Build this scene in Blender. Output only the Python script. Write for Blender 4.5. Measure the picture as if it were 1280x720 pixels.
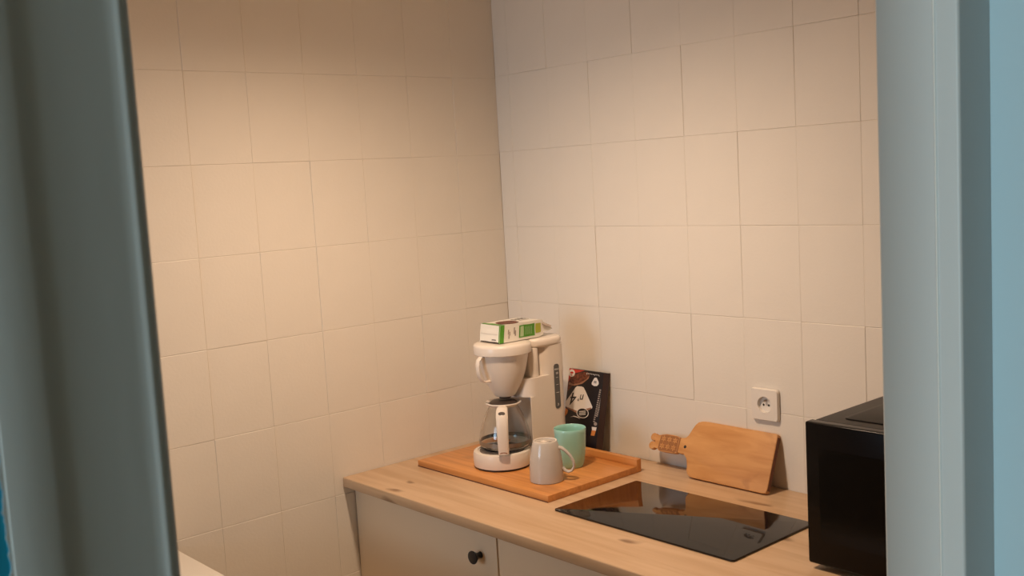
import bpy, bmesh, math, random
from mathutils import Vector, Matrix, noise
random.seed(7)
PI = math.pi
for o in list(bpy.data.objects):
    bpy.data.objects.remove(o)
sc = bpy.context.scene
COL = sc.collection

# ------------------------------------------------------------------ camera
cam_d = bpy.data.cameras.new('camera')
cam = bpy.data.objects.new('camera', cam_d); COL.objects.link(cam)
yaw, pitch, roll = 2.4228066, -0.1040276, -0.0567400
fw = Vector((math.cos(yaw)*math.cos(pitch), math.sin(yaw)*math.cos(pitch), math.sin(pitch)))
rt = Vector((math.sin(yaw), -math.cos(yaw), 0)); up = rt.cross(fw)
r2 = math.cos(roll)*rt + math.sin(roll)*up
u2 = -math.sin(roll)*rt + math.cos(roll)*up
cam.matrix_world = Matrix(((r2.x, u2.x, -fw.x, 2.43624), (r2.y, u2.y, -fw.y, -2.1110),
                           (r2.z, u2.z, -fw.z, 1.69774), (0, 0, 0, 1)))
cam_d.sensor_width = 36.0
cam_d.lens = 36.0*1306.0/1280.0
cam_d.clip_start = 0.02
cam_d.dof.use_dof = True
cam_d.dof.focus_distance = 2.75
cam_d.dof.aperture_fstop = 16.0
sc.camera = cam

# ------------------------------------------------------------------ world, daylight, exposure
w = bpy.data.worlds.new('world'); sc.world = w; w.use_nodes = True
w.node_tree.nodes['Background'].inputs[0].default_value = (0.55, 0.75, 1.0, 1)
w.node_tree.nodes['Background'].inputs[1].default_value = 0.6

def area_light(name, loc, rot, sx, sy, power, color, spread=PI):
    d = bpy.data.lights.new(name, 'AREA'); d.shape = 'RECTANGLE'; d.size = sx; d.size_y = sy
    d.energy = power; d.color = color; d.spread = spread
    o = bpy.data.objects.new(name, d); COL.objects.link(o); o.location = loc; o.rotation_euler = rot
    return o
# daylight entering through the kitchen window and the hall window (both face +Y)
area_light('kitchen_window_daylight', (0.42, -2.86, 1.55), (PI/2, 0, 0), 0.62, 1.0, 1.8, (0.62, 0.82, 1.0), math.radians(62))
area_light('hall_window_daylight', (2.30, -5.94, 1.45), (PI/2, 0, 0), 0.56, 1.5, 116.0, (0.74, 0.93, 1.0))
sc.view_settings.view_transform = 'Standard'
sc.view_settings.look = 'None'
sc.view_settings.exposure = 0.0
sc.view_settings.gamma = 1.0
sc.view_settings.use_curve_mapping = False

# ------------------------------------------------------------------ materials
def mat(name, color, rough=0.5, metal=0.0, coat=0.0, bump=0.0, bscale=60.0, var=0.0, vscale=8.0, spec=0.5,
        stretch=(1, 1, 1), color2=None, trans=0.0, ior=1.45):
    m = bpy.data.materials.new(name); m.use_nodes = True
    nt = m.node_tree; b = nt.nodes['Principled BSDF']
    b.inputs['Base Color'].default_value = (*color, 1)
    b.inputs['Roughness'].default_value = rough
    b.inputs['Metallic'].default_value = metal
    b.inputs['Coat Weight'].default_value = coat
    b.inputs['Specular IOR Level'].default_value = spec
    b.inputs['Transmission Weight'].default_value = trans
    b.inputs['IOR'].default_value = ior
    if bump or var or color2:
        tc = nt.nodes.new('ShaderNodeTexCoord'); mp = nt.nodes.new('ShaderNodeMapping')
        mp.inputs['Scale'].default_value = stretch
        nt.links.new(tc.outputs['Object'], mp.inputs['Vector'])
    if bump:
        n = nt.nodes.new('ShaderNodeTexNoise'); n.inputs['Scale'].default_value = bscale; n.inputs['Detail'].default_value = 3
        bp = nt.nodes.new('ShaderNodeBump'); bp.inputs['Strength'].default_value = bump; bp.inputs['Distance'].default_value = 0.002
        nt.links.new(mp.outputs['Vector'], n.inputs['Vector']); nt.links.new(n.outputs['Fac'], bp.inputs['Height'])
        nt.links.new(bp.outputs['Normal'], b.inputs['Normal'])
    if var or color2:
        n2 = nt.nodes.new('ShaderNodeTexNoise'); n2.inputs['Scale'].default_value = vscale; n2.inputs['Detail'].default_value = 4
        rp = nt.nodes.new('ShaderNodeValToRGB')
        c2 = color2 if color2 else tuple(c*(1-var) for c in color)
        rp.color_ramp.elements[0].position = 0.33; rp.color_ramp.elements[0].color = (*c2, 1)
        rp.color_ramp.elements[1].position = 0.66; rp.color_ramp.elements[1].color = (*color, 1)
        nt.links.new(mp.outputs['Vector'], n2.inputs['Vector']); nt.links.new(n2.outputs['Fac'], rp.inputs['Fac'])
        nt.links.new(rp.outputs['Color'], b.inputs['Base Color'])
    return m

def wood(name, light, dark, knot, rough=0.45, grain=(3.0, 38.0, 38.0), knots=True, kscale=7.0, kamt=0.75, bands=0.0):
    """grain along local X: stretched noise, plus scattered small dark knots"""
    m = bpy.data.materials.new(name); m.use_nodes = True
    nt = m.node_tree; b = nt.nodes['Principled BSDF']; b.inputs['Roughness'].default_value = rough
    N = nt.nodes.new; L = nt.links.new
    tc = N('ShaderNodeTexCoord'); mp = N('ShaderNodeMapping'); mp.inputs['Scale'].default_value = grain
    L(tc.outputs['Object'], mp.inputs['Vector'])
    n1 = N('ShaderNodeTexNoise'); n1.inputs['Scale'].default_value = 1.0; n1.inputs['Detail'].default_value = 6
    n1.inputs['Distortion'].default_value = 0.6
    L(mp.outputs['Vector'], n1.inputs['Vector'])
    rp = N('ShaderNodeValToRGB')
    rp.color_ramp.elements[0].position = 0.32; rp.color_ramp.elements[0].color = (*dark, 1)
    rp.color_ramp.elements[1].position = 0.62; rp.color_ramp.elements[1].color = (*light, 1)
    L(n1.outputs['Fac'], rp.inputs['Fac'])
    out = rp.outputs['Color']
    # broad tonal patches
    n2 = N('ShaderNodeTexNoise'); n2.inputs['Scale'].default_value = 1.0; n2.inputs['Detail'].default_value = 2
    mp2 = N('ShaderNodeMapping'); mp2.inputs['Scale'].default_value = (2.5, 9, 9); L(tc.outputs['Object'], mp2.inputs['Vector'])
    L(mp2.outputs['Vector'], n2.inputs['Vector'])
    mx = N('ShaderNodeMix'); mx.data_type = 'RGBA'; mx.blend_type = 'MULTIPLY'
    mr = N('ShaderNodeMapRange'); mr.inputs[1].default_value = 0.35; mr.inputs[2].default_value = 0.65
    mr.inputs[3].default_value = 0.0; mr.inputs[4].default_value = 0.35
    L(n2.outputs['Fac'], mr.inputs[0]); L(mr.outputs[0], mx.inputs[0]); L(out, mx.inputs[6])
    mx.inputs[7].default_value = (0.82, 0.74, 0.66, 1); out = mx.outputs[2]
    if knots:
        mp3 = N('ShaderNodeMapping'); mp3.inputs['Scale'].default_value = (0.45, 1, 1); L(tc.outputs['Object'], mp3.inputs['Vector'])
        nd = N('ShaderNodeTexNoise'); nd.inputs['Scale'].default_value = 14.0
        L(mp3.outputs['Vector'], nd.inputs['Vector'])
        md = N('ShaderNodeMix'); md.data_type = 'RGBA'; md.blend_type = 'LINEAR_LIGHT'; md.inputs[0].default_value = 0.05
        L(mp3.outputs['Vector'], md.inputs[6]); L(nd.outputs['Color'], md.inputs[7])
        vo = N('ShaderNodeTexVoronoi'); vo.voronoi_dimensions = '2D'; vo.inputs['Scale'].default_value = kscale
        L(md.outputs[2], vo.inputs['Vector'])
        kr = N('ShaderNodeMapRange'); kr.inputs[1].default_value = 0.03; kr.inputs[2].default_value = 0.14
        kr.inputs[3].default_value = kamt; kr.inputs[4].default_value = 0.0; kr.interpolation_type = 'SMOOTHSTEP'
        L(vo.outputs['Distance'], kr.inputs[0])
        # only some cells carry a knot
        sx = N('ShaderNodeSeparateColor'); L(vo.outputs['Color'], sx.inputs[0])
        gt = N('ShaderNodeMath'); gt.operation = 'GREATER_THAN'; gt.inputs[1].default_value = 0.45
        L(sx.outputs[0], gt.inputs[0])
        ml = N('ShaderNodeMath'); ml.operation = 'MULTIPLY'; L(kr.outputs[0], ml.inputs[0]); L(gt.outputs[0], ml.inputs[1])
        mk = N('ShaderNodeMix'); mk.data_type = 'RGBA'; L(ml.outputs[0], mk.inputs[0]); L(out, mk.inputs[6])
        mk.inputs[7].default_value = (*knot, 1); out = mk.outputs[2]
    L(out, b.inputs['Base Color'])
    bp = N('ShaderNodeBump'); bp.inputs['Strength'].default_value = 0.06; bp.inputs['Distance'].default_value = 0.001
    L(n1.outputs['Fac'], bp.inputs['Height']); L(bp.outputs['Normal'], b.inputs['Normal'])
    return m

M = {}
M['tile'] = mat('painted_tile', (0.80, 0.745, 0.665), 0.42, bump=0.18, bscale=130, var=0.03, vscale=5)
M['plaster'] = mat('painted_plaster', (0.74, 0.60, 0.43), 0.7, bump=0.1, bscale=80)
M['ceiling'] = mat('ceiling_paint', (0.74, 0.60, 0.43), 0.85, bump=0.05)
M['floor'] = mat('floor_vinyl', (0.58, 0.39, 0.20), 0.5, var=0.2, vscale=6)
M['frame'] = mat('door_frame_gloss_paint', (0.57, 0.585, 0.575), 0.40, spec=0.4, bump=0.12, bscale=45, stretch=(1, 1, 0.15))
M['bead'] = mat('bead_highlight_white', (0.86, 0.84, 0.79), 0.3, bump=0.05)  # paler than the frame: the bead's highlight put into its colour
M['hall_blue'] = mat('saturated_blue_wall_paint', (0.014, 0.38, 0.62), 0.5, bump=0.15, bscale=70)
M['hall_pale'] = mat('pale_blue_wall_paint', (0.44, 0.58, 0.64), 0.5, bump=0.12, bscale=60)
M['hall_dark'] = mat('hall_low_bounce_dark', (0.07, 0.05, 0.035), 0.8, bump=0.1)  # dark brown, chosen so the unseen hall walls bounce little light
M['worktop'] = wood('oak_laminate', (0.655, 0.465, 0.30), (0.54, 0.355, 0.205), (0.22, 0.12, 0.06), 0.38, (2.2, 30, 30), True, 6.5, 0.9)
M['bamboo'] = wood('bamboo_board', (0.70, 0.315, 0.095), (0.55, 0.225, 0.062), (0.3, 0.13, 0.05), 0.36, (3, 70, 70), True, 6.0, 0.35)
M['board'] = wood('fruitwood_board', (0.66, 0.34, 0.125), (0.54, 0.245, 0.075), (0.30, 0.12, 0.04), 0.5, (7, 40, 40), True, 16.0, 0.3)
M['board_end'] = mat('board_end_grain', (0.16, 0.06, 0.03), 0.7, bump=0.1)
M['carved'] = mat('carved_wood_cut', (0.33, 0.14, 0.05), 0.8, bump=0.1)
M['front'] = mat('cabinet_front_white', (0.86, 0.69, 0.49), 0.42, bump=0.03)
M['carcass'] = mat('cabinet_carcass', (0.62, 0.59, 0.54), 0.6, bump=0.03)
M['knob'] = mat('black_knob', (0.012, 0.012, 0.014), 0.35, bump=0.03)
M['glass_black'] = mat('ceramic_hob_glass', (0.006, 0.005, 0.005), 0.05, spec=0.5, ior=1.5, bump=0.003, bscale=12)
M['hob_edge'] = mat('hob_edge', (0.01, 0.01, 0.01), 0.3, bump=0.02)
M['hob_mark'] = mat('hob_print', (0.05, 0.047, 0.044), 0.3, bump=0.01)
M['mw'] = mat('microwave_black', (0.004, 0.003, 0.003), 0.25, spec=0.2, bump=0.02, bscale=200)
M['mw_top'] = mat('microwave_top_enamel', (0.010, 0.008, 0.007), 0.38, spec=0.25, bump=0.05, bscale=300)
M['mw_glass'] = mat('microwave_door_glass', (0.003, 0.003, 0.003), 0.2, spec=0.25, bump=0.01)
M['cream'] = mat('cream_plastic', (0.78, 0.70, 0.615), 0.32, bump=0.02, bscale=200)
M['cream_lid'] = mat('cream_plastic_lid', (0.80, 0.72, 0.64), 0.26, bump=0.02, bscale=200)
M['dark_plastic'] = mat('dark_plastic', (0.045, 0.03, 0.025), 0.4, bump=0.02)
M['gauge'] = mat('gauge_strip', (0.10, 0.095, 0.09), 0.2, bump=0.01)
M['print_white'] = mat('print_white', (0.78, 0.74, 0.70), 0.5, bump=0.01)
M['brand_print'] = mat('brand_print', (0.80, 0.72, 0.63), 0.5, bump=0.01)
M['steel'] = mat('steel_band', (0.34, 0.29, 0.25), 0.28, metal=0.9, bump=0.02)
M['plate'] = mat('hot_plate', (0.12, 0.10, 0.09), 0.4, bump=0.03)
M['glass'] = mat('carafe_glass', (0.93, 0.93, 0.92), 0.02, trans=1.0, ior=1.45, bump=0.003)
M['pane'] = mat('window_glass', (0.96, 0.98, 1.0), 0.02, trans=1.0, ior=1.05, bump=0.003)
M['mug_grey'] = mat('greige_stoneware', (0.56, 0.51, 0.46), 0.16, coat=0.3, bump=0.01, var=0.03, vscale=60)
M['mug_foot'] = mat('unglazed_foot', (0.78, 0.70, 0.62), 0.5, bump=0.05)
M['mug_green'] = mat('sage_green_glaze', (0.36, 0.67, 0.585), 0.16, coat=0.3, bump=0.01, var=0.04, vscale=40)
M['stamp'] = mat('grey_stamp', (0.16, 0.14, 0.13), 0.6, bump=0.02)
M['card_black'] = mat('box_black_print', (0.010, 0.007, 0.008), 0.35, bump=0.01)
M['card_brown'] = mat('box_side_brown', (0.040, 0.014, 0.009), 0.45, bump=0.01)
M['red'] = mat('print_red', (0.55, 0.045, 0.03), 0.4, bump=0.01)
M['bean'] = mat('print_bean_brown', (0.22, 0.07, 0.035), 0.5, color2=(0.05, 0.014, 0.008), vscale=120)
M['cup_tan'] = mat('print_tan', (0.34, 0.17, 0.10), 0.5, bump=0.01)
M['orange'] = mat('print_orange', (0.62, 0.22, 0.05), 0.5, bump=0.01)
M['paper'] = mat('packet_white_foil', (0.82, 0.78, 0.70), 0.38, bump=0.35, bscale=40)
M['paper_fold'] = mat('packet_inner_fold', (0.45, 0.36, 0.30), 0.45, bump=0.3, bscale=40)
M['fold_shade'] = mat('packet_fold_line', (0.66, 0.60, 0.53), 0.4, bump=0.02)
M['green'] = mat('print_green', (0.085, 0.30, 0.025), 0.4, bump=0.05)
M['lime'] = mat('print_lime', (0.40, 0.42, 0.04), 0.4, bump=0.05)
M['print_grey'] = mat('print_grey', (0.36, 0.30, 0.26), 0.5, bump=0.02)
M['print_pale'] = mat('print_pale_green', (0.45, 0.58, 0.32), 0.5, bump=0.02)
M['socket'] = mat('white_socket_plastic', (0.80, 0.75, 0.69), 0.25, bump=0.01)
M['socket_in'] = mat('socket_hole', (0.03, 0.025, 0.02), 0.6, bump=0.01)
M['brass'] = mat('earth_pin', (0.45, 0.38, 0.30), 0.3, metal=0.9, bump=0.01)
M['white_enamel'] = mat('white_cabinet_top', (0.78, 0.74, 0.68), 0.4, bump=0.03)
M['win_white'] = mat('window_white_paint', (0.75, 0.75, 0.73), 0.4, bump=0.05)
M['shade'] = mat('lamp_shade_enamel', (0.50, 0.40, 0.30), 0.5, bump=0.05)

# ------------------------------------------------------------------ mesh helpers
def box_bm(bm, x0, x1, y0, y1, z0, z1):
    v = [bm.verts.new(p) for p in ((x0,y0,z0),(x1,y0,z0),(x1,y1,z0),(x0,y1,z0),(x0,y0,z1),(x1,y0,z1),(x1,y1,z1),(x0,y1,z1))]
    for f in ((3,2,1,0),(4,5,6,7),(0,1,5,4),(1,2,6,5),(2,3,7,6),(3,0,4,7)):
        bm.faces.new([v[i] for i in f])

def bevel_all(bm, w, seg=2, angle=0.6):
    bm.normal_update()
    es = [e for e in bm.edges if len(e.link_faces) == 2 and e.calc_face_angle(0) > angle]
    if es:
        bmesh.ops.bevel(bm, geom=es, offset=w, segments=seg, affect='EDGES', profile=0.5, clamp_overlap=True)

def lathe_bm(bm, prof, seg=48, close_top=False, close_bot=False, cx=0, cy=0):
    rings = []
    for r, z in prof:
        rings.append([bm.verts.new((cx + r*math.cos(2*PI*i/seg), cy + r*math.sin(2*PI*i/seg), z)) for i in range(seg)])
    for a, b in zip(rings, rings[1:]):
        for i in range(seg):
            j = (i+1) % seg
            bm.faces.new((a[i], a[j], b[j], b[i]))
    if close_bot: bm.faces.new(list(reversed(rings[0])))
    if close_top: bm.faces.new(rings[-1])

def prism_bm(bm, pts, z0, z1):
    """pts counter-clockwise in XY, extruded z0..z1"""
    a = [bm.verts.new((x, y, z0)) for x, y in pts]; b = [bm.verts.new((x, y, z1)) for x, y in pts]
    n = len(pts)
    bm.faces.new(list(reversed(a))); bm.faces.new(b)
    for i in range(n):
        j = (i+1) % n
        bm.faces.new((a[i], a[j], b[j], b[i]))

def tube_bm(bm, pts, rx, ry=None, seg=10, side=None):
    """sweep an ellipse (rx along `side`, ry across) along pts; rx, ry may be lists"""
    ry = rx if ry is None else ry
    n = len(pts); P = [Vector(p) for p in pts]
    rings = []
    ref = Vector(side) if side else Vector((0, 0, 1))
    for i in range(n):
        t = (P[min(i+1, n-1)] - P[max(i-1, 0)]).normalized()
        s = (ref - t*ref.dot(t))
        if s.length < 1e-4: s = Vector((1, 0, 0)) - t*t.x
        s.normalize(); q = t.cross(s)
        a = rx[i] if isinstance(rx, (list, tuple)) else rx
        b = ry[i] if isinstance(ry, (list, tuple)) else ry
        rings.append([bm.verts.new(P[i] + s*a*math.cos(2*PI*k/seg) + q*b*math.sin(2*PI*k/seg)) for k in range(seg)])
    for a, b in zip(rings, rings[1:]):
        for k in range(seg):
            j = (k+1) % seg
            bm.faces.new((a[k], a[j], b[j], b[k]))
    bm.faces.new(list(reversed(rings[0]))); bm.faces.new(rings[-1])

def obj(name, bm, material, parent=None, loc=(0, 0, 0), smooth=40, recalc=True):
    if recalc: bmesh.ops.recalc_face_normals(bm, faces=bm.faces)
    me = bpy.data.meshes.new(name); bm.to_mesh(me); bm.free()
    me.materials.append(M[material] if isinstance(material, str) else material)
    if smooth:
        for p in me.polygons: p.use_smooth = True
        me.set_sharp_from_angle(angle=math.radians(smooth))
    o = bpy.data.objects.new(name, me); COL.objects.link(o)
    o.location = loc
    if parent: o.parent = parent
    return o

def box(name, material, x0, x1, y0, y1, z0, z1, parent=None, bev=0.0, seg=2):
    bm = bmesh.new(); box_bm(bm, x0, x1, y0, y1, z0, z1)
    if bev: bevel_all(bm, bev, seg)
    return obj(name, bm, material, parent)

def lathe(name, material, prof, parent=None, seg=48, close_top=False, close_bot=False, loc=(0, 0, 0), smooth=40):
    bm = bmesh.new(); lathe_bm(bm, prof, seg, close_top, close_bot)
    return obj(name, bm, material, parent, loc, smooth)

def rounded_rect(x0, x1, y0, y1, r, n=6):
    out = []
    for cx, cy, a0 in ((x1-r, y0+r, -PI/2), (x1-r, y1-r, 0), (x0+r, y1-r, PI/2), (x0+r, y0+r, PI)):
        for k in range(n+1):
            a = a0 + (PI/2)*k/n
            out.append((cx + r*math.cos(a), cy + r*math.sin(a)))
    return out

def thing(name, label, cat, loc=(0, 0, 0), rz=0.0, group=None):
    o = bpy.data.objects.new(name, None); COL.objects.link(o)
    o.location = loc; o.rotation_euler = (0, 0, rz); o.empty_display_size = 0.05
    o['label'] = label; o['category'] = cat
    if group: o['group'] = group
    return o
def tag(o, label, cat, group=None):
    o['label'] = label; o['category'] = cat
    if group: o['group'] = group
    return o
def struct(o):
    o['kind'] = 'structure'; return o
def multi(name, material, boxes, parent=None, bev=0.0):
    bm = bmesh.new()
    for b in boxes: box_bm(bm, *b)
    if bev: bevel_all(bm, bev)
    return obj(name, bm, material, parent)

def text_mesh(body, size, spacing=1.0, shear=0.0, extrude=0.0002):
    cu = bpy.data.curves.new('lettering', 'FONT'); cu.body = body; cu.size = size
    cu.align_x = 'CENTER'; cu.align_y = 'CENTER'; cu.space_character = spacing; cu.shear = shear; cu.extrude = extrude
    cu.resolution_u = 3
    ob = bpy.data.objects.new('lettering', cu); COL.objects.link(ob)
    bpy.context.view_layer.update()
    dg = bpy.context.evaluated_depsgraph_get()
    me = bpy.data.meshes.new_from_object(ob.evaluated_get(dg))
    bpy.data.objects.remove(ob); bpy.data.curves.remove(cu)
    return me
def text(name, body, size, material, parent, matrix, **kw):
    me = text_mesh(body, size, **kw); me.materials.clear(); me.materials.append(M[material])
    o = bpy.data.objects.new(name, me); COL.objects.link(o); o.parent = parent
    o.matrix_local = matrix
    return o

# ------------------------------------------------------------------ the room shell
RX = 1.775          # kitchen side of the doorway wall
HX = 1.876          # hall side of the doorway wall
CEIL = 2.52
struct(box('floor', 'floor', -0.1, 3.4, -6.15, 0.1, -0.1, 0.0))
struct(box('ceiling', 'ceiling', -0.1, 3.4, -6.15, 0.1, CEIL, CEIL+0.1))
wl = struct(box('wall_left', 'plaster', -0.12, 0.0-0.006, -3.0, 0.12, 0.0, CEIL))
wr = struct(box('wall_right', 'plaster', -0.006, HX, -0.0+0.006, 0.12, 0.0, CEIL))
# back wall of the kitchen, around the window opening
struct(multi('wall_back', 'plaster', [(0, 0.08, -3.02, -2.9, 0, CEIL), (0.76, RX, -3.02, -2.9, 0, CEIL),
                                      (0.08, 0.76, -3.02, -2.9, 0, 1.02), (0.08, 0.76, -3.02, -2.9, 2.08, CEIL)]))
# doorway wall between kitchen and hall
struct(multi('wall_doorway', 'plaster', [(RX, HX-0.004, -0.90, 0.0, 0, CEIL), (RX, HX-0.004, -3.02, -1.968, 0, CEIL),
                                         (RX, HX-0.004, -1.968, -0.90, 2.12, CEIL)]))
struct(box('wall_hall_blue', 'hall_blue', HX-0.004, HX, -6.02, -1.9681, 0, CEIL))
struct(box('wall_hall_side', 'hall_pale', HX, 2.03, -0.853, 0.10, 0, CEIL))
struct(box('wall_hall_end', 'hall_dark', 2.03, 3.32, 0.0, 0.10, 0, CEIL))  # unseen wall, set back and dark to cut bounce onto the left jamb
struct(box('wall_hall_far', 'hall_dark', 3.32, 3.4, -6.02, 0.10, 0, CEIL))
struct(multi('wall_hall_back', 'hall_dark', [(HX-0.004, 2.00, -6.12, -6.02, 0, CEIL), (2.60, 3.4, -6.12, -6.02, 0, CEIL),
                                             (2.00, 2.60, -6.12, -6.02, 0, 0.68), (2.00, 2.60, -6.12, -6.02, 2.22, CEIL)]))

def window(name, x0, x1, y, z0, z1):
    root = bpy.data.objects.new(name, None); COL.objects.link(root); root.location = ((x0+x1)/2, y, z0); struct(root)
    a, b, h, t = x0-(x0+x1)/2, x1-(x0+x1)/2, z1-z0, 0.05
    multi('window_frame', 'win_white', [(a, a+t, -.03, .03, 0, h), (b-t, b, -.03, .03, 0, h), (a+t, b-t, -.03, .03, 0, t),
                                        (a+t, b-t, -.03, .03, h-t, h), (-.025, .025, -.02, .03, t, h-t)], root)
    box('pane', 'pane', a+t, -.025, -.004, 0, t, h-t, root); box('pane', 'pane', .025, b-t, -.004, 0, t, h-t, root)
window('window_1', 0.08, 0.76, -2.96, 1.02, 2.08)
window('window_2', 2.00, 2.60, -6.07, 0.68, 2.22)

# ------------------------------------------------------------------ painted wall tiles, each its own piece
def tile_mesh(wd, ht, d=0.006, bv=0.0008, bh=0.0013):
    """lies in XZ, front at y=0 facing -Y, chamfered front edges"""
    bm = bmesh.new()
    g = 0.0001
    a = [(g, 0), (wd-g, 0)]
    o_ = [bm.verts.new((x, bv*0.9, z)) for x, z in ((g, g), (wd-g, g), (wd-g, ht-g), (g, ht-g))]
    i_ = [bm.verts.new((x, 0, z)) for x, z in ((g+bv, g+bh), (wd-g-bv, g+bh), (wd-g-bv, ht-g-bh), (g+bv, ht-g-bh))]
    k_ = [bm.verts.new((x, d, z)) for x, z in ((g, g), (wd-g, g), (wd-g, ht-g), (g, ht-g))]
    bm.faces.new(i_)
    for n in range(4):
        m_ = (n+1) % 4
        bm.faces.new((o_[n], o_[m_], i_[m_], i_[n])); bm.faces.new((k_[n], k_[m_], o_[m_], o_[n]))
    bm.faces.new(list(reversed(k_)))
    bmesh.ops.recalc_face_normals(bm, faces=bm.faces)
    me = bpy.data.meshes.new('tile'); bm.to_mesh(me); bm.free(); me.materials.append(M['tile'])
    return me
TW, TH = 0.1645, 0.228
meshes = {}
def place_tile(parent, p, rz, wd, ht):
    key = (round(wd, 4), round(ht, 4))
    if key not in meshes: meshes[key] = tile_mesh(wd, ht)
    o = bpy.data.objects.new('tile', meshes[key]); COL.objects.link(o); o.parent = parent
    o.location = p
    s = 0.0035
    o.rotation_euler = (random.uniform(-s, s)*0.7, random.uniform(-.0012, .0012), rz + random.uniform(-s, s))
ZR = [0.640 - 0.228*3 + 0.228*i for i in range(0, 12)]      # row joints
for dz, side in ((0.0, 'r'), (-0.006, 'l')):
    for i in range(len(ZR)):
        z0 = max(ZR[i]+dz, 0.0); z1 = min(ZR[i]+0.228+dz, CEIL)
        if z1 - z0 < 0.02: continue
        if side == 'r':
            xs = [0.0, 0.062] + [0.062 + TW*k for k in range(1, 11)] + [RX]
            xs = [x for x in xs if x <= RX]
            for a, b in zip(xs, xs[1:]):
                if b-a > 0.01 and z1 > 0.80:
                    place_tile(wr, (a, random.uniform(-.0004, .0004), z0), 0, b-a, z1-z0)
        else:
            ys = [-0.1660*k for k in range(0, 12)]
            for a, b in zip(ys, ys[1:]):
                # facing +X: local x runs along +Y
                place_tile(wl, (random.uniform(-.0004, .0004), b, z0), PI/2, a-b, z1-z0)

# ------------------------------------------------------------------ door frame (painted timber)
def trim(name, pts, z0, z1, material='frame', bev=0.0):
    bm = bmesh.new(); prism_bm(bm, pts, z0, z1)
    return struct(obj(name, bm, material, None, smooth=35))
def arc(cx, cy, r, a0, a1, n=6):
    return [(cx + r*math.cos(a0+(a1-a0)*k/n), cy + r*math.sin(a0+(a1-a0)*k/n)) for k in range(n+1)]
# right jamb lining: faces -Y, rounded arris to the kitchen, a slim bead, then the rounded hall arris and its face
yr = -0.930
pts = []
pts += arc(RX+0.002, yr+0.004, 0.004, PI, 1.5*PI)
pts += [(1.8440, yr)] + [(1.8440+0.0060*k/12, yr-0.0005*k/12-0.0014*math.sin(PI*k/12)**2) for k in range(1, 13)] + [(1.8520, yr-0.0006)]
pts += arc(HX-0.004, yr+0.0034, 0.004, -PI/2, 0)
pts += [(HX, -0.8535), (RX-0.002, -0.8535)]
t1 = trim('trim_1', pts, 0, 2.045)
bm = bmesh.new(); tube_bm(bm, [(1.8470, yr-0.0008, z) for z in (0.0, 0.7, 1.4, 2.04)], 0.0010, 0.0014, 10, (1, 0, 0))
obj('bead_highlight', bm, 'bead', t1)  # pale strip added for the cream highlight running down the bead
# left architrave on the hall face: rounded inner edge, shallow flat field, raised outer band
xl = 1.8768
yl = -1.8800
pts = [(RX, yl)]
pts += arc(xl-0.007, yl-0.007, 0.007, PI/2, 0, 7)
pts += [(xl, yl-0.0080), (xl-0.0004, yl-0.0092), (xl-0.0008, yl-0.0115), (xl-0.0009, yl-0.016)]
pts += [(xl-0.0009, yl-0.056), (xl-0.0006, yl-0.059), (xl+0.0004, yl-0.062), (xl+0.0008, yl-0.065), (xl+0.0008, yl-0.075), (xl+0.0005, yl-0.0872)]
pts += arc(xl, yl-0.0876, 0.0004, 0, -PI/2, 2)
pts += [(HX-0.004, yl-0.088), (RX, yl-0.088)]
pts = list(reversed(pts))
tl = trim('trim_2', pts, 0, 2.045)
struct(multi('trim_3', 'frame', [(RX, xl, -1.968, -0.8535, 2.045, 2.12)]))
# brushed paint edge where the frame paint runs ragged onto the blue wall
bm = bmesh.new(); prev = None
for k in range(420):
    z = 0.9 + k*0.0022
    j = 0.0012 + 0.0030*max(0, noise.noise((0.3, 5.1, z*95))) + 0.0010*random.random()**3
    a = bm.verts.new((HX+0.0006, yl-0.088, z)); b = bm.verts.new((HX+0.0006, yl-0.088-j, z))
    a2 = bm.verts.new((HX-0.0002, yl-0.088, z)); b2 = bm.verts.new((HX-0.0002, yl-0.088-j, z))
    cur = (a, b, b2, a2)
    if prev:
        for n in range(4): bm.faces.new((prev[n], prev[(n+1) % 4], cur[(n+1) % 4], cur[n]))
    else: bm.faces.new(cur)
    prev = cur
bm.faces.new(list(reversed(prev)))
obj('paint_edge', bm, 'frame', tl, smooth=0)

# ------------------------------------------------------------------ ceiling lamp above the worktop (out of frame)
LAMP = (0.76, -0.82, 2.30)
lamp = thing('ceiling_lamp', 'ceiling lamp with enamel shade hanging above the worktop', 'lamp', LAMP)
lathe('lamp_shade', 'shade', [(0.02, 0.10), (0.06, 0.095), (0.11, 0.06), (0.15, 0.0), (0.147, 0.0), (0.107, 0.057), (0.058, 0.09), (0.02, 0.095)], lamp)
lathe('stem', 'shade', [(0.008, 0.095), (0.008, CEIL-LAMP[2]-0.02), (0.05, CEIL-LAMP[2]-0.015), (0.05, CEIL-LAMP[2]-0.002)], lamp, 16, True, True)
ld = bpy.data.lights.new('lamp_light', 'SPOT'); ld.energy = 58; ld.color = (1.0, 0.735, 0.515)
ld.spot_size = math.radians(166); ld.spot_blend = 1.0; ld.shadow_soft_size = 0.055
lo = bpy.data.objects.new('lamp_light', ld); COL.objects.link(lo); lo.location = (LAMP[0], LAMP[1], LAMP[2]-0.06)
lathe('bulb', 'print_white', [(.001, -.052), (.018, -.048), (.029, -.034), (.033, -.016), (.028, .006), (.016, .03), (.014, .05)], lamp, 32)
ld2 = bpy.data.lights.new('ambient_fill', 'POINT'); ld2.energy = 2.2; ld2.color = (1.0, 0.66, 0.40); ld2.shadow_soft_size = 0.04  # added fill light below the bulb, lifts the ambient level
lo2 = bpy.data.objects.new('ambient_fill', ld2); COL.objects.link(lo2); lo2.location = (LAMP[0], LAMP[1], LAMP[2]-0.11)

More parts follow.
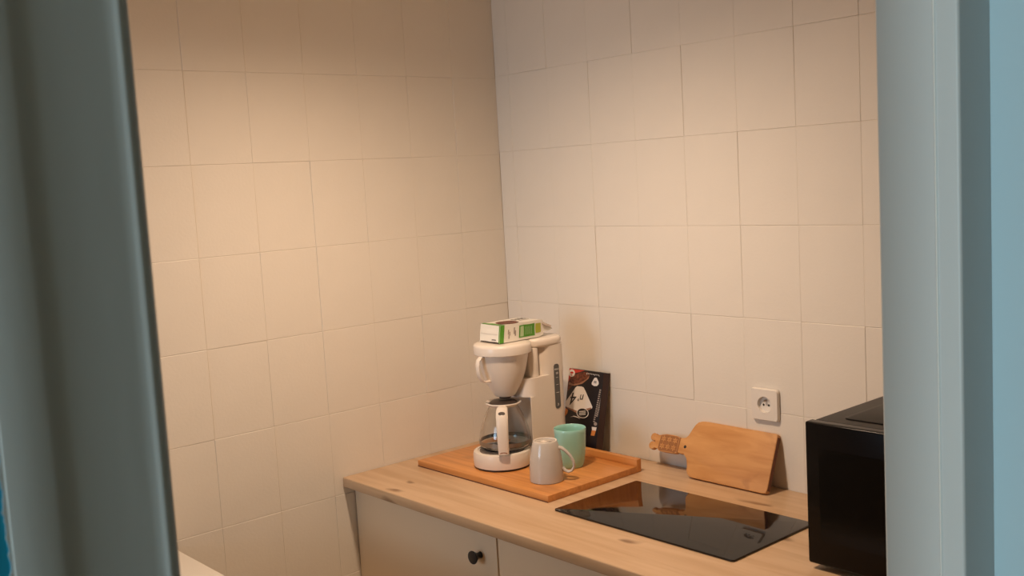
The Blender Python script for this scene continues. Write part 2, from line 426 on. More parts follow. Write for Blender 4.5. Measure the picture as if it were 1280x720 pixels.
# ------------------------------------------------------------------ base cabinets and worktop
WT = 0.910
def cabinet(x0, x1, label, knob_right=True):
    c = thing('base_cabinet', label, 'cabinet', ((x0+x1)/2, -0.30, 0), 0, 'base cabinets under the worktop')
    hw = (x1-x0)/2
    multi('body', 'carcass', [(-hw, -hw+.018, -.28, .29, .1, WT-.03), (hw-.018, hw, -.28, .29, .1, WT-.03), (-hw+.018, hw-.018, -.28, .29, .1, .118),
                              (-hw+.018, hw-.018, .27, .29, .118, WT-.03), (-hw+.018, hw-.018, -.28, -.2, WT-.048, WT-.03)], c)
    box('plinth', 'carcass', -hw, hw, -.22, -.2, 0.001, .1, c)
    d = box('door', 'front', -hw+.0015, hw-.0015, -.302, -.283, .104, WT-.034, c, 0.0012)
    kx = (hw-.062) if knob_right else -(hw-.062)
    bm = bmesh.new(); lathe_bm(bm, [(0.0085, 0.0), (0.0075, 0.004), (0.007, 0.009), (0.009, 0.014), (0.0145, 0.021), (0.0163, 0.0245), (0.0158, 0.0265), (0.013, 0.0275)], 28, True, True)
    bmesh.ops.rotate(bm, verts=bm.verts, matrix=Matrix.Rotation(PI/2, 3, 'X'))
    k = obj('knob', bm, 'knob', d, (kx, -.302, 0.8095))
    return c
cabinet(0.003, 0.605, 'white base cabinet door with black knob, against the tiled wall beside the door jamb')
cabinet(0.608, 1.208, 'middle white base cabinet under the black hob')
cabinet(1.211, 1.771, 'white base cabinet under the microwave')
tag(box('worktop', 'worktop', 0.0015, RX-0.002, -0.637, -0.002, WT-0.0275, WT, None, 0.003, 3),
    'light oak kitchen worktop with dark knots and a square front edge', 'worktop')

# low white cabinet near the doorway, only its top corner peeps past the jamb
lw = thing('low_cabinet', 'white-topped low cabinet, only a corner showing beside the dark door jamb', 'cabinet', (0.30, -1.43, 0))
box('top', 'white_enamel', -.295, .30, -.30, .302, .825, .85, lw, 0.003)
box('body', 'white_enamel', -.29, .28, -.29, .29, .05, .825, lw)
dd = box('door', 'white_enamel', .282, .30, -.285, .285, .06, .815, lw, 0.003)
box('handle', 'steel', .30, .318, .20, .215, .55, .72, dd, 0.003)
for sx in (-.26, .25):
    for sy in (-.26, .26):
        lathe('foot', 'dark_plastic', [(.018, .0005), (.02, .01), (.02, .05)], lw, 16, True, True, (sx, sy, 0))

# ------------------------------------------------------------------ hob
hob = thing('induction_hob', 'black glass hob set into the oak worktop', 'hob', (0.929, -0.327, WT))
bm = bmesh.new(); prism_bm(bm, rounded_rect(-.260, .258, -.146, .146, .006, 4), 0.0008, 0.0050); bevel_all(bm, 0.0008, 2)
hg = obj('glass_plate', bm, 'glass_black', hob)
bm = bmesh.new(); prism_bm(bm, rounded_rect(-.2575, .2555, -.1435, .1435, .006, 4), 0.0, 0.0008)
obj('seal', bm, 'hob_edge', hob)
# ------------------------------------------------------------------ bamboo board (tray) with raised back lip
tray = thing('bamboo_board', 'orange bamboo chopping board with raised back lip under the coffee maker', 'board', (0.349, -0.27, WT))
bm = bmesh.new(); box_bm(bm, -.266, .266, -.170, .152, 0.0005, .0175); bevel_all(bm, .0015)
obj('panel', bm, 'bamboo', tray)
bm = bmesh.new(); box_bm(bm, -.2665, .2665, .152, .170, 0.0005, .0355); bevel_all(bm, .0015)
obj('back_lip', bm, 'bamboo', tray)
bm = bmesh.new(); box_bm(bm, -.2662, .2662, -.1708, -.1702, 0.0005, .0030)
obj('edge_strip', bm, M['board_end'], tray)
TT = WT + 0.0178

# ------------------------------------------------------------------ coffee maker
CX, CY = 0.315, -0.323
cm = thing('coffee_maker', 'cream drip coffee maker with conical filter holder and rear water tank', 'coffee maker', (CX, CY, TT))
b = lathe('base', 'cream', [(.073, .004), (.0780, .006), (.0795, .018), (.0792, .036), (.0770, .0435), (.070, .0462), (.0665, .0452), (.0665, .0425), (.001, .0425)], cm, 64)
lathe('base_shadow_gap', 'dark_plastic', [(.0725, .0002), (.0725, .0055), (.001, .0055)], b, 48, False, True)  # dark inset disc standing for the shadow gap below the base
AY = .021           # the brewing axis sits a little behind the middle of the base
lathe('hot_plate', 'plate', [(.0615, .0426), (.0615, .0445), (.060, .0452), (.001, .0452)], b, 48)
def block(name, material, x0, x1, y0, y1, z0, z1, r, parent, bev=0.004):
    bm = bmesh.new(); prism_bm(bm, rounded_rect(x0, x1, y0, y1, r, 7), z0, z1)
    if bev: bevel_all(bm, bev, 3, 1.0)
    return obj(name, bm, material, parent)
cpts = []
for k in range(17):                    # hollow front that clears the carafe
    x = -.050 + (.1097)*k/16
    cpts.append((x, .013 + math.sqrt(max(.0745**2 - x*x, 0))))
cpts += [(.0597, .171)] + [(.0277+.032*math.cos(a*PI/14), .1708+.032*math.sin(a*PI/14)) for a in range(1, 8)]
cpts += [(-.018+.032*math.cos(PI/2+a*PI/14), .1708+.032*math.sin(PI/2+a*PI/14)) for a in range(0, 8)]
bm = bmesh.new(); prism_bm(bm, cpts, .0475, .1815)
horns = [e for e in bm.edges if abs(e.verts[0].co.z-e.verts[1].co.z) > .1 and e.verts[0].co.y < .065]
bmesh.ops.bevel(bm, geom=horns, offset=.007, segments=5, affect='EDGES', profile=0.5, clamp_overlap=True)
col = obj('column', bm, 'cream', cm)
block('column_head', 'cream', -.050, .0597, .050, .2028, .1815, .232, .032, cm, .0)
block('column_foot', 'cream', -.050, .0597, .056, .2028, .002, .0474, .032, cm, .0)
tank = block('water_tank', 'cream', -.052, .060, .112, .203, .2315, .312, .030, cm, .0)
block('neck', 'cream', -.030, .053, .078, .1095, .2322, .3105, .0155, cm, .001)
tl_ = block('tank_lid', 'cream_lid', -.0545, .0625, .082, .2045, .3105, .3345, .042, cm, .008)
box('lid_tab', 'cream_lid', -.02, .02, .2030, .2085, .315, .320, tl_, .002)
# filter holder: curved cone with lid
fh = lathe('filter_holder', 'cream', [(.018, .190), (.024, .188), (.029, .191), (.040, .208), (.0505, .230), (.0595, .255), (.0655, .280), (.0695, .302), (.0702, .308), (.06, .308)], cm, 64, True, True, (0, AY, 0))
lathe('drip_outlet', 'dark_plastic', [(.016, .182), (.018, .190)], fh, 32, True, True)
lid = lathe('lid', 'cream_lid', [(.070, .3062), (.0770, .3062), (.0783, .3075), (.0787, .3130), (.0785, .3260), (.0772, .3310), (.0735, .3338), (.060, .3348), (.001, .3350)], cm, 64, loc=(0, AY, 0))
bm = bmesh.new()
hp = [(0, -.0685, .304), (0, -.080, .303), (0, -.0875, .296), (0, -.0905, .282), (0, -.0895, .264), (0, -.085, .250), (0, -.077, .240), (0, -.067, .2365), (0, -.051, .236)]
tube_bm(bm, hp, 0.0075, 0.0026, 12, (1, 0, 0))
obj('side_handle', bm, 'cream_lid', cm, (0, AY, 0))
# water gauge on the +X flank
ga = thing_parent = cm
bm = bmesh.new(); prism_bm(bm, rounded_rect(-.0095, .0095, -.062, .062, .0075, 5), 0, .0012)
bmesh.ops.rotate(bm, verts=bm.verts, matrix=Matrix.Rotation(PI/2, 3, 'X'))
bmesh.ops.rotate(bm, verts=bm.verts, matrix=Matrix.Rotation(PI/2, 3, 'Z'))
ANG = math.radians(0)
g = obj('water_gauge', bm, 'gauge', cm, (.0600, .1600, .1960))
for k, zz in enumerate((-.018, .004, .024)):
    box('gauge_mark', 'print_white', .0013, .0016, -.006 if k == 0 else -.004, .006 if k == 0 else .004, zz, zz+.0009, g)
text('gauge_lettering', 'MAX', .0075, 'print_white', g, Matrix.Translation((.0014, 0, .047)) @ Matrix(((0, 0, 1, 0), (1, 0, 0, 0), (0, 1, 0, 0), (0, 0, 0, 1))))
text('gauge_lettering', '10', .009, 'print_white', g, Matrix.Translation((.0014, 0, .036)) @ Matrix(((0, 0, 1, 0), (1, 0, 0, 0), (0, 1, 0, 0), (0, 0, 0, 1))))
text('gauge_lettering', '2', .009, 'print_white', g, Matrix.Translation((.0014, 0, -.051)) @ Matrix(((0, 0, 1, 0), (1, 0, 0, 0), (0, 1, 0, 0), (0, 0, 0, 1))))
# brand script wrapped on the cone
me = text_mesh('Moulinex', .0115, 1.0, 0.25)
for v in me.vertices:
    s, h, d = v.co.x, v.co.y, v.co.z
    z = .293 + h; r = .0680 + (z-.293)*.17 + .0006 + d
    a = math.radians(-25) + s/r
    v.co = (r*math.cos(a), r*math.sin(a), z)
me.materials.clear(); me.materials.append(M['brand_print'])
bo = bpy.data.objects.new('brand_lettering', me); COL.objects.link(bo); bo.parent = fh

# ------------------------------------------------------------------ glass carafe on the hot plate
ca = thing('coffee_carafe', 'empty glass coffee carafe with cream handle on the hot plate', 'carafe', (CX, CY+.013, TT+.0456))
outer = [(.001, .0), (.054, .0), (.0645, .004), (.0690, .012), (.0700, .021), (.0685, .040), (.063, .064), (.054, .087), (.0445, .106), (.0385, .117), (.0375, .123)]
inner = [(.036, .123), (.037, .117), (.043, .105), (.0525, .086), (.0615, .063), (.067, .040), (.0685, .021), (.0675, .013), (.0633, .0060), (.053, .0022), (.001, .0022)]
lathe('glass_jug', 'glass', outer + inner, ca, 64, smooth=60)
lathe('metal_band', 'steel', [(.0702, .0150), (.0710, .0150), (.0708, .0255), (.0698, .0255), (.0702, .0150)], ca, 64)
lathe('lid', 'dark_plastic', [(.030, .1235), (.0365, .1235), (.0365, .1265), (.031, .1300), (.02, .1315), (.001, .1320)], ca, 48)
lathe('collar', 'cream_lid', [(.0390, .116), (.0455, .1205), (.0485, .125), (.0475, .1275), (.0440, .1255), (.0392, .1235), (.0390, .116)], ca, 64)
ha = math.radians(-44)
hd = Vector((math.cos(ha), math.sin(ha), 0)); hs = Vector((-math.sin(ha), math.cos(ha), 0))
bm = bmesh.new()
hpts = [(.044, .1215), (.062, .123), (.080, .119), (.092, .104), (.098, .080), (.099, .054), (.098, .028), (.096, .006)]
tube_bm(bm, [hd*r + Vector((0, 0, z)) for r, z in hpts], [.010, .0140, .0155, .0160, .0155, .0150, .0145, .0140], [.004, .005, .006, .0065, .0065, .006, .0058, .005], 16, hs)
h_ = obj('handle', bm, 'cream', ca)
bm = bmesh.new(); lathe_bm(bm, [(.0068, 0), (.0068, .0012)], 20, True, True)
for v in bm.verts: v.co.x *= 0.75; v.co.y *= 1.35
bmesh.ops.rotate(bm, verts=bm.verts, matrix=Matrix.Rotation(math.radians(62), 3, 'Y') )
bmesh.ops.rotate(bm, verts=bm.verts, matrix=Matrix.Rotation(ha, 3, 'Z'))
obj('thumb_recess', bm, 'dark_plastic', h_, hd*.0915 + Vector((0, 0, .1135)))

bm = bmesh.new(); lathe_bm(bm, [(.0095, 0), (.0095, .0015)], 24, True, True)
for v in bm.verts: v.co.x *= 0.42
bmesh.ops.rotate(bm, verts=bm.verts, matrix=Matrix.Rotation(math.radians(-60), 3, 'Y'))
bmesh.ops.rotate(bm, verts=bm.verts, matrix=Matrix.Rotation(ha, 3, 'Z'))
obj('handle_end', bm, 'carved', h_, hd*.1005 + Vector((0, 0, .0085)))

# ------------------------------------------------------------------ coffee packet on the lids
pk = thing('coffee_packet', 'white and green coffee packet lying on top of the coffee maker', 'packet', (0.303, -0.336, TT+.3368), math.radians(-2))
PW, PH, PL = .088, .047, .158
bm = bmesh.new()
nx, ny, nz = 8, 14, 5
def pkpos(u, v, t):
    x = (u-.5)*PW; y = t*PL; z = v*PH
    pinch = 1 - 0.10*max(0, (t-.8)/.2)**2
    x *= pinch; z = PH*.5 + (z-PH*.5)*(1-0.12*max(0, (t-.82)/.18)**2)
    if t < .06: s = 1-0.03*(1-t/.06); x *= s
    n = noise.noise_vector((x*38+3, y*30, z*38))
    return Vector((x + n.x*.0013, y + n.y*.0010 + .010*v*(1-t)*0.7, max(z + n.z*.0013, 0.0)))
bmesh.ops.create_cube(bm, size=1.0)
bmesh.ops.translate(bm, verts=bm.verts, vec=(.5, .5, .5))
bmesh.ops.subdivide_edges(bm, edges=bm.edges[:], cuts=7, use_grid_fill=True)
for v in bm.verts: v.co = pkpos(v.co.x, v.co.z, v.co.y)
body = obj('packet_body', bm, 'paper', pk, smooth=35)
def patch(name, material, fn, u0, u1, v0, v1, n=6, m_=4, lift=0.0007, poly=None, parent=None):
    """a thin print patch that follows the packet surface"""
    bm = bmesh.new(); grid = []
    for i in range(n+1):
        row = []
        for j in range(m_+1):
            u = u0+(u1-u0)*i/n; v = v0+(v1-v0)*j/m_
            if poly: u, v = poly(i/n, j/m_)
            row.append(bm.verts.new(fn(u, v, lift)))
        grid.append(row)
    for i in range(n):
        for j in range(m_): bm.faces.new((grid[i][j], grid[i+1][j], grid[i+1][j+1], grid[i][j+1]))
    bmesh.ops.remove_doubles(bm, verts=bm.verts, dist=1e-6)
    return obj(name, bm, material, parent or body, smooth=60, recalc=False)
side = lambda u, v, l: pkpos(1, v, u) + Vector((l, 0, 0))       # +X side: u along length, v up
top = lambda u, v, l: pkpos(v, 1, u) + Vector((0, 0, l))        # top: u along length, v across
end = lambda u, v, l: pkpos(u, v, 0) + Vector((0, -l, 0))       # front end
patch('green_edge', 'green', side, 0, .085, 0, 1, 2, 6)
patch('green_edge', 'green', top, 0, .10, .0, 1, 2, 8)
patch('green_edge', 'green', end, .955, 1.0, 0, 1, 2, 6)
patch('green_edge', 'dark_plastic', end, .05, .97, 0, .055, 8, 2)
patch('best_before_stamp', 'stamp', end, .62, .82, .13, .19, 4, 1)
patch('fold_line', 'fold_shade', end, .04, .90, .475, .50, 6, 1)
patch('green_panel', 'green', side, .42, .78, .14, .84)
patch('text_panel', 'print_pale', side, .445, .52, .20, .78, 2, 4, .0012)
for k in range(5):
    patch('text_line', 'print_pale', side, .56+.035*k, .568+.035*k, .25, .72, 1, 4, .0012)
patch('lime_panel', 'lime', side, .80, .93, .26, .80)
for k, (u, v0, v1) in enumerate(((.17, .45, .72), (.20, .38, .60), (.30, .42, .80), (.325, .30, .62), (.185, .20, .40))):
    patch('small_print', 'print_grey', side, u, u+.022, v0, v1, 1, 3)
def ell(cu, cv, ru, rv):
    return lambda i, j: (cu + ru*j*math.cos(2*PI*i), cv + rv*j*math.sin(2*PI*i))
patch('coffee_picture', 'bean', top, 0, 1, 0, 1, 24, 4, .0008, ell(.33, .62, .21, .36))
for k in range(4):
    patch('title_lettering', 'stamp', top, .60+.075*k, .640+.075*k, .18+.03*(k % 2), .46, 1, 3)
patch('title_lettering', 'print_grey', top, .62, .86, .56, .60, 4, 1)
# folded tail of the packet
bm = bmesh.new()
def tailpt(a, b):
    x = (a-.5)*PW*.90*(1-.12*b); y = PL-.002 + .040*b
    z = PH*(.90-.62*b) + .006*math.sin(a*9)*b + .004*noise.noise((a*5, b*4, 1.7))
    return Vector((x, y, z))
rowA = [[bm.verts.new(tailpt(i/8, j/4)) for j in range(5)] for i in range(9)]
rowB = [[bm.verts.new(tailpt(i/8, j/4)*1.0 - Vector((0, .001, .030*(1-j/4)+.0015))) for j in range(5)] for i in range(9)]
for R_, fl in ((rowA, False), (rowB, True)):
    for i in range(8):
        for j in range(4):
            f = (R_[i][j], R_[i+1][j], R_[i+1][j+1], R_[i][j+1]); bm.faces.new(f[::-1] if fl else f)
for i in range(8):
    bm.faces.new((rowA[i][4], rowA[i+1][4], rowB[i+1][4], rowB[i][4])); bm.faces.new((rowB[i][0], rowB[i+1][0], rowA[i+1][0], rowA[i][0]))
for j in range(4):
    bm.faces.new((rowA[0][j], rowA[0][j+1], rowB[0][j+1], rowB[0][j])); bm.faces.new((rowB[8][j], rowB[8][j+1], rowA[8][j+1], rowA[8][j]))
obj('folded_tail', bm, 'paper', pk, smooth=30)
bm = bmesh.new()
q = [(.034, PL-.004, PH*.84), (.0445, PL-.004, PH*.66), (.0405, PL+.028, PH*.40), (.034, PL+.034, PH*.48)]
for d in (0, .0012):
    pass
va = [bm.verts.new(Vector(p)) for p in q]; vb = [bm.verts.new(Vector(p)+Vector((.0014, 0, .0014))) for p in q]
bm.faces.new(va[::-1]); bm.faces.new(vb)
for i in range(4): bm.faces.new((va[i], va[(i+1) % 4], vb[(i+1) % 4], vb[i]))
obj('tail_crease', bm, 'paper_fold', pk, smooth=0)

# ------------------------------------------------------------------ mugs
# upturned greige mug (rim down)
mg = thing('mug', 'greige mug turned upside down on the bamboo board', 'mug', (0.516, -0.349, TT), 0, 'mugs on the bamboo board')
H = .104
lathe('mug_body', 'mug_grey', [(.0405, .0015), (.0418, .0002), (.0435, .0015), (.0438, .012), (.0430, .035), (.0405, .062), (.0365, .085), (.0325, .098), (.0308, .1025), (.0292, .104), (.0272, .1035), (.0262, .1005), (.001, .1000)], mg, 64)
lathe('foot_ring', 'mug_foot', [(.0268, .1032), (.0290, .1045), (.0303, .1038), (.0292, .1030), (.0268, .1032)], mg, 48)
box('stamp_label', 'mug_foot', -.012, .002, -.006, .006, .1001, .1004, mg)
box('stamp_mark', 'stamp', .006, .014, .004, .012, .1001, .1004, mg)
def mug_handle(parent, ang, zs, material):
    d = Vector((math.cos(ang), math.sin(ang), 0)); s = Vector((-math.sin(ang), math.cos(ang), 0))
    bm = bmesh.new()
    tube_bm(bm, [d*r + Vector((0, 0, z)) for r, z in zs], [.0085, .0075, .0062, .0058, .0058, .0058, .0062, .0066, .0075, .008][:len(zs)], [.0045, .0042, .0038, .0036, .0036, .0036, .0038, .0040, .0042, .0042][:len(zs)], 12, s)
    return obj('handle', bm, material, parent)
mug_handle(mg, math.radians(36), [(.034, .086), (.042, .084), (.052, .077), (.0630, .065), (.0710, .050), (.0720, .036), (.066, .0255), (.057, .0225), (.0475, .0265), (.0425, .0335)], 'mug_grey')
# upright sage green mug
gm = thing('mug', 'sage green mug standing upright behind the greige mug', 'mug', (0.474, -0.219, TT), 0, 'mugs on the bamboo board')
lathe('mug_body', 'mug_green', [(.001, .002), (.026, .002), (.028, .0003), (.0305, .001), (.0335, .007), (.0370, .022), (.0398, .045), (.0415, .070), (.0424, .095), (.0428, .1035), (.0420, .1050), (.0408, .1038), (.0398, .095), (.0388, .070), (.037, .045), (.0335, .018), (.026, .007), (.001, .006)], gm, 64)
mug_handle(gm, math.radians(128), [(.0405, .080), (.046, .081), (.054, .076), (.061, .066), (.064, .053), (.062, .040), (.054, .031), (.046, .028), (.037, .030)], 'mug_green')

# ------------------------------------------------------------------ coffee filter box leaning on the wall
lean = math.atan2(.052, .236)
fb = thing('filter_box', 'black coffee filter box printed with a white filter shape, upside down against the tiles', 'box', (0.288, -0.078, WT+.0065))
fb.rotation_euler = (-lean, 0, 0)
BW, BH, BT = .136, .232, .028
bm = bmesh.new(); box_bm(bm, 0, BW, 0, BT, 0, BH); bevel_all(bm, .0008, 2)
fbb = obj('carton', bm, 'card_black', fb)
box('side_panel', 'card_brown', BW-.0001, BW+.0004, .0012, BT-.001, .0012, BH-.0012, fb)
# print layout: measured on the face in print units (x right, y down), mapped to the carton face
def F(x, y, l=0.0):
    dx, dy = x-135.0, y-62.0
    det = 260*670 + 67*38
    u = (670*dx + 67*dy)/det; v = (-38*dx + 260*dy)/det
    return Vector((u*BW, -.0003-l, BH*(1-v)))
def fpoly(name, material, pts, l=0.0, parent=None):
    bm = bmesh.new(); P = [F(x, y, l) for x, y in pts]
    P = [Vector((min(max(p.x, .0008), BW-.0008), p.y, min(p.z, BH-.0008))) for p in P]
    a = [bm.verts.new(p) for p in P]; b_ = [bm.verts.new(p+Vector((0, .0002, 0))) for p in P]
    bm.faces.new(a); bm.faces.new(b_[::-1]); n = len(a)
    for i in range(n): bm.faces.new((a[i], a[(i+1) % n], b_[(i+1) % n], b_[i]))
    return obj(name, bm, material, parent or fbb, smooth=0)
def circ(cx, cy, rx, ry, n=28, rot=0.0):
    return [(cx + rx*math.cos(2*PI*k/n)*math.cos(rot) - ry*math.sin(2*PI*k/n)*math.sin(rot), cy + rx*math.cos(2*PI*k/n)*math.sin(rot) + ry*math.sin(2*PI*k/n)*math.cos(rot)) for k in range(n)]
fpoly('red_corner', 'red', [(135, 62), (255, 80), (180, 105), (140, 150), (112, 180), (122, 120)], .0)
fpoly('bean_picture', 'bean', [(118, 180), (150, 130), (215, 98), (275, 92), (290, 110), (275, 145), (225, 185), (165, 202), (120, 255), (104, 300)], .0002)
fpoly('cup_rim', 'cup_tan', [(135, 178), (165, 197), (215, 187), (265, 155), (292, 118), (284, 148), (235, 192), (170, 210), (130, 200)], .0004)
fpoly('orange_patch', 'orange', [(97, 395), (125, 412), (118, 440), (95, 470)], .0002)
fpoly('filter_shape', 'print_white', [(197, 212), (232, 214), (247, 222), (260, 250), (312, 378), (308, 392), (285, 405), (240, 424), (205, 433), (185, 428), (120, 396), (100, 378), (98, 352), (108, 340), (185, 222)], .0006)
fpoly('filter_shade', 'cup_tan', [(110, 385), (200, 418), (300, 384), (306, 394), (240, 426), (203, 434), (183, 429), (118, 397)], .0008)
fpoly('badge', 'print_white', circ(155, 103, 25, 31), .0006)
fpoly('badge_mark', 'red', circ(156, 100, 13, 9), .0008)
fpoly('badge_mark', 'red', circ(152, 120, 8, 4), .0008)
fpoly('count_mark', 'print_white', [(332, 140), (345, 140), (360, 175), (360, 192), (347, 208), (325, 208), (308, 195), (308, 182), (325, 148)], .0006)
fpoly('round_seal', 'print_white', circ(238, 432, 46, 42), .0010)
fpoly('round_seal', 'card_black', circ(238, 432, 41, 37), .0012)
for k in range(3):
    fpoly('seal_lettering', 'print_white', [(212, 418+13*k), (262, 412+13*k), (262, 418+13*k), (212, 424+13*k)], .0014)
fpoly('white_arc', 'print_white', [(140, 470), (170, 458), (200, 466), (222, 482), (200, 472), (170, 464)], .0006)
for k in range(2):
    for j in range(16):
        y0 = 235+j*(17-3*k); x0 = 366+k*22-j*3.2
        fpoly('side_lettering', 'print_grey', [(x0, y0), (x0+12, y0+1), (x0+10, y0+11), (x0-2, y0+10)], .0004)
fpoly('small_ring', 'print_grey', circ(333, 515, 12, 15), .0004)
fpoly('cup_icon', 'print_white', [(306, 540), (342, 542), (336, 570), (308, 568)], .0004)
fpoly('cup_icon', 'orange', [(306, 568), (336, 570), (324, 612), (298, 610)], .0004)
def upside(name, body, size, x, y, material, rot=PI, **kw):
    p = F(x, y, .0012)
    # glyph plane XY -> face plane XZ, turned by rot
    mx = Matrix.Translation(p) @ Matrix.Rotation(PI/2, 4, 'X') @ Matrix.Rotation(rot, 4, 'Z')
    return text(name, body, size, material, fbb, mx, **kw)
upside('number_lettering', '4', .050, 176, 310, 'card_black', PI-math.radians(-8), shear=0.35)
upside('number_lettering', 'n', .032, 236, 308, 'card_black', PI-math.radians(-8), shear=0.3)
upside('number_lettering', 'o', .014, 208, 328, 'card_black', PI-math.radians(-8), shear=0.3)
upside('count_lettering', '80', .0105, 335, 175, 'card_black', PI)
for k in range(9):
    x0, y0 = 268+11.5*k, 100+1.9*k; hgt = (16, 9, 8, 9, 8, 15, 9, 8, 14)[k]
    fpoly('script_stroke', 'print_white', [(x0, y0), (x0+3, y0), (x0+6, y0+hgt), (x0+3, y0+hgt)], .0006)
    if k < 8: fpoly('script_stroke', 'print_white', [(x0+4, y0+7), (x0+12, y0+4), (x0+12, y0+6), (x0+4, y0+9)], .0006)

# ------------------------------------------------------------------ wooden cutting board leaning on the wall
y0_, z0_, y1_, z1_ = -.078, .912, -.012, 1.045
ln = math.atan2(y1_-y0_, z1_-z0_)
cb = thing('cutting_board', 'worn wooden cutting board with carved handle leaning sideways against the tiles', 'board', (0.73, y0_, WT+.0048))
cb.rotation_euler = (-ln, 0, 0)
ol = [(0.7200,.0560),(0.7330,.0452),(0.7400,.0280),(0.7431,.0141),(0.7475,.0070),(0.7560,.0018),(0.7700,.0004),(0.9780,.0004),(0.9880,.0030),(0.9895,.0120),(0.9840,.1380),(0.9825,.1455),(0.9780,.1480),
      (0.7650,.1490),(0.7530,.1476),(0.7430,.1440),(0.7360,.1370),(0.7300,.1255),(0.7258,.1155),(0.7215,.1055),(0.7150,.0985),(0.7080,.0965),(0.6990,.0960),(0.6990,.0560),(0.7080,.0548)]
bm = bmesh.new()
def xz_prism(bm, pts, d0, d1):
    a = [bm.verts.new((x-.73, d0, z)) for x, z in pts]; b = [bm.verts.new((x-.73, d1, z)) for x, z in pts]
    n = len(pts); bm.faces.new(a); bm.faces.new(b[::-1])
    for i in range(n): bm.faces.new((a[i], b[i], b[(i+1) % n], a[(i+1) % n]))
xz_prism(bm, ol, 0, .0155); bevel_all(bm, .0022, 2, .9)
cbb = obj('blade', bm, 'board', cb)
bm = bmesh.new(); xz_prism(bm, [(.9894, .0085), (.9900, .0085), (.9845, .1400), (.9838, .1400)], .0022, .0136)
obj('end_grain', bm, 'board_end', cbb)
xz = []
hl = [(0.6990,.0560),(0.6990,.0960),(0.6870,.0985),(0.6700,.0992),(0.6511,.0985),(0.6360,.0955),(0.6310,.0925),(0.6310,.0560),(0.6356,.0518),(0.6500,.0508),(0.6800,.0515),(0.6940,.0530)]
bm = bmesh.new(); xz_prism(bm, hl[::-1], .0005, .0150); bevel_all(bm, .0022, 2, .9)
hb = obj('handle', bm, 'board', cb)
for (x, z, r) in ((.6105, .0850, .0108), (.6110, .0625, .0108)):
    bm = bmesh.new(); pts_ = [(x + r*math.cos(2*PI*k/24), z + r*math.sin(2*PI*k/24)) for k in range(24)]
    xz_prism(bm, pts_, .0008, .0148); bevel_all(bm, .002, 2, .9); obj('end_lobe', bm, 'board', hb)
bm = bmesh.new(); xz_prism(bm, [(.612, .058), (.634, .055), (.634, .094), (.612, .090), (.617, .074)], .001, .0146); bevel_all(bm, .001, 1, .9)
obj('end_web', bm, 'board', hb)
# carved rosette lattice: raised petals over a darker cut field
bm = bmesh.new(); xz_prism(bm, [(.6335, .058), (.640, .0535), (.690, .0545), (.695, .058), (.695, .0935), (.688, .0965), (.651, .0965), (.6345, .0925)], -.0003, .0006); obj('carved_field', bm, 'carved', hb)
for i in range(3):
    for j in range(2):
        cx_, cz_ = .6465 + i*.0190, .0655 + j*.0195
        for k in range(6):
            a = k*PI/3 + PI/6
            dx, dz = math.cos(a), math.sin(a)
            L_ = .0092; wv = .0021
            pts_ = [(cx_+dx*.0006, cz_+dz*.0006), (cx_+dx*L_*.5+dz*wv, cz_+dz*L_*.5-dx*wv), (cx_+dx*L_, cz_+dz*L_), (cx_+dx*L_*.5-dz*wv, cz_+dz*L_*.5+dx*wv)]
            bm = bmesh.new(); xz_prism(bm, pts_, -.0013, .0); obj('carved_petal', bm, 'board', hb, smooth=0)
bm = bmesh.new(); ring = []
xz_prism(bm, [(.7205+.0042*math.cos(2*PI*k/20), .0745+.0042*math.sin(2*PI*k/20)) for k in range(20)], -.0004, .0006); obj('hanging_hole', bm, 'socket_in', cb)
bm = bmesh.new(); xz_prism(bm, [(.6975, .057), (.7000, .057), (.7000, .0955), (.6975, .0955)], -.0008, .001); obj('carved_border', bm, 'carved', hb)

# ------------------------------------------------------------------ wall socket
so = thing('wall_socket', 'square white wall socket with round recess on the tiles above the cutting board', 'socket', (0.9450, -0.0012, 1.1145))
bm = bmesh.new()
n = 72
sq = []
for k in range(n):
    a = 2*PI*k/n; c_, s_ = math.cos(a), math.sin(a)
    rr = 1.0/max(abs(c_)/.0385, abs(s_)/.0395)
    rr = min(rr, .0520)
    sq.append((rr*c_, rr*s_))
def ringv(pts, y): return [bm.verts.new((x, y, z)) for x, z in pts]
angs = [math.atan2(z, x) for x, z in sq]
cir = [(.0200*math.cos(a), .0200*math.sin(a)) for a in angs]
sq2 = [(x*.955, z*.955) for x, z in sq]
R0 = ringv(sq, 0); R1 = ringv(sq, -.0065); R2 = ringv(sq2, -.0095); R3 = ringv(cir, -.0098)
R4 = ringv([(x*.97, z*.97) for x, z in cir], -.0092)
for A_, B_ in ((R0, R1), (R1, R2), (R2, R3), (R3, R4)):
    for i in range(n): bm.faces.new((A_[i], A_[(i+1) % n], B_[(i+1) % n], B_[i]))
obj('cover_plate', bm, 'socket', so, smooth=40)
bm = bmesh.new()
lathe_bm(bm, [(.0196, .0092), (.0188, .002), (.0185, .0005), (.001, .0005)], 40)
bmesh.ops.rotate(bm, verts=bm.verts, matrix=Matrix.Rotation(PI/2, 3, 'X'))
obj('recess', bm, 'socket', so)
for dx in (-.0075, .0075):
    bm = bmesh.new(); lathe_bm(bm, [(.0028, 0), (.0028, .0012)], 16, True, True)
    bmesh.ops.rotate(bm, verts=bm.verts, matrix=Matrix.Rotation(PI/2, 3, 'X')); obj('contact_hole', bm, 'socket_in', so, (dx, -.0004, -.002))
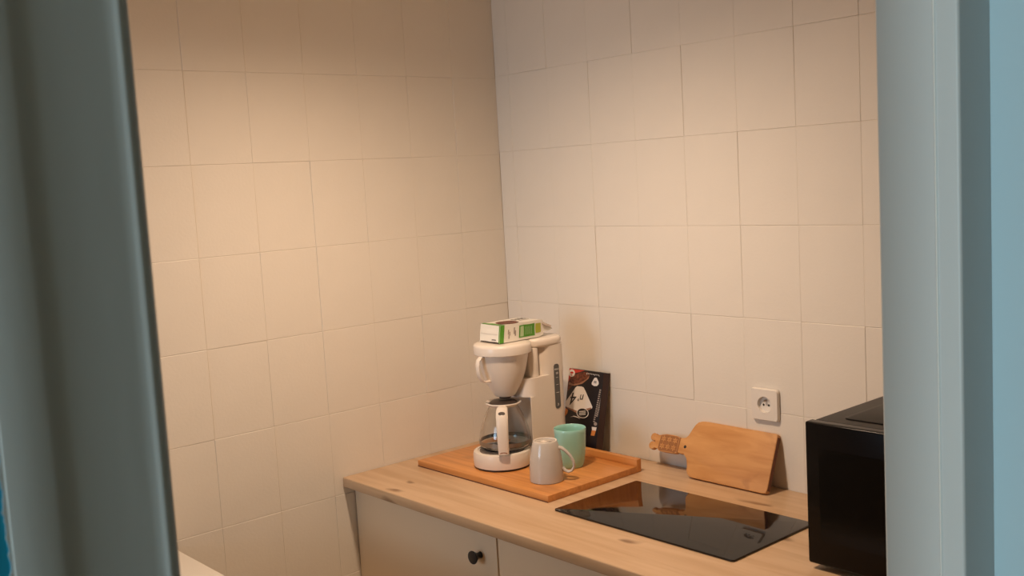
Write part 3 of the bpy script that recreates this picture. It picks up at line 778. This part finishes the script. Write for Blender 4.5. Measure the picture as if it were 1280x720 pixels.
bm = bmesh.new(); lathe_bm(bm, [(.0027, 0), (.0027, .0075), (.0015, .009)], 16, True, True)
bmesh.ops.rotate(bm, verts=bm.verts, matrix=Matrix.Rotation(PI/2, 3, 'X')); obj('earth_pin', bm, 'brass', so, (0, -.0004, .0095))

# ------------------------------------------------------------------ microwave
mw = thing('microwave', 'black microwave oven standing on the oak worktop beside the blue-lit door jamb', 'microwave', (1.536, -0.23, WT))
X0, X1, YF, YB, Z0, Z1 = -.222, .222, -.172, .165, .012, .293
bm = bmesh.new(); box_bm(bm, X0+.003, X1-.003, YF+.028, YB, Z0+.002, Z1-.002); bevel_all(bm, .004, 3)
bd = obj('casing', bm, 'mw_top', mw)
bm = bmesh.new(); prism_bm(bm, rounded_rect(X0+.045, X1-.045, YF+.062, YB-.035, .012, 5), Z1-.002, Z1+.0005); bevel_all(bm, .0015, 2, 1.0)
obj('top_panel', bm, 'mw_top', bd)
bm = bmesh.new(); box_bm(bm, X0, X1-.098, YF, YF+.0255, Z0, Z1); bevel_all(bm, .0045, 3)
dr = obj('door', bm, 'mw', mw)
bm = bmesh.new(); prism_bm(bm, rounded_rect(X0+.030, X1-.128, Z0+.05, Z1-.05, .010, 5), 0, .0012)
bmesh.ops.rotate(bm, verts=bm.verts, matrix=Matrix.Rotation(PI/2, 3, 'X'))
obj('door_window', bm, 'mw_glass', dr, (0, YF, 0))
bm = bmesh.new(); box_bm(bm, X1-.097, X1, YF, YF+.0255, Z0, Z1); bevel_all(bm, .0045, 3)
cp = obj('control_panel', bm, 'mw', mw)
for zz in (.215, .12):
    bm = bmesh.new(); lathe_bm(bm, [(.022, 0), (.021, .014), (.019, .016)], 32, True, True)
    bmesh.ops.rotate(bm, verts=bm.verts, matrix=Matrix.Rotation(PI/2, 3, 'X')); obj('dial', bm, 'mw_top', cp, (X1-.048, YF, zz))
for sx in (X0+.04, X1-.04):
    for sy in (YF+.05, YB-.04):
        lathe('foot', 'dark_plastic', [(.013, .0003), (.014, .004), (.014, .0145)], mw, 20, True, True, (sx, sy, 0))
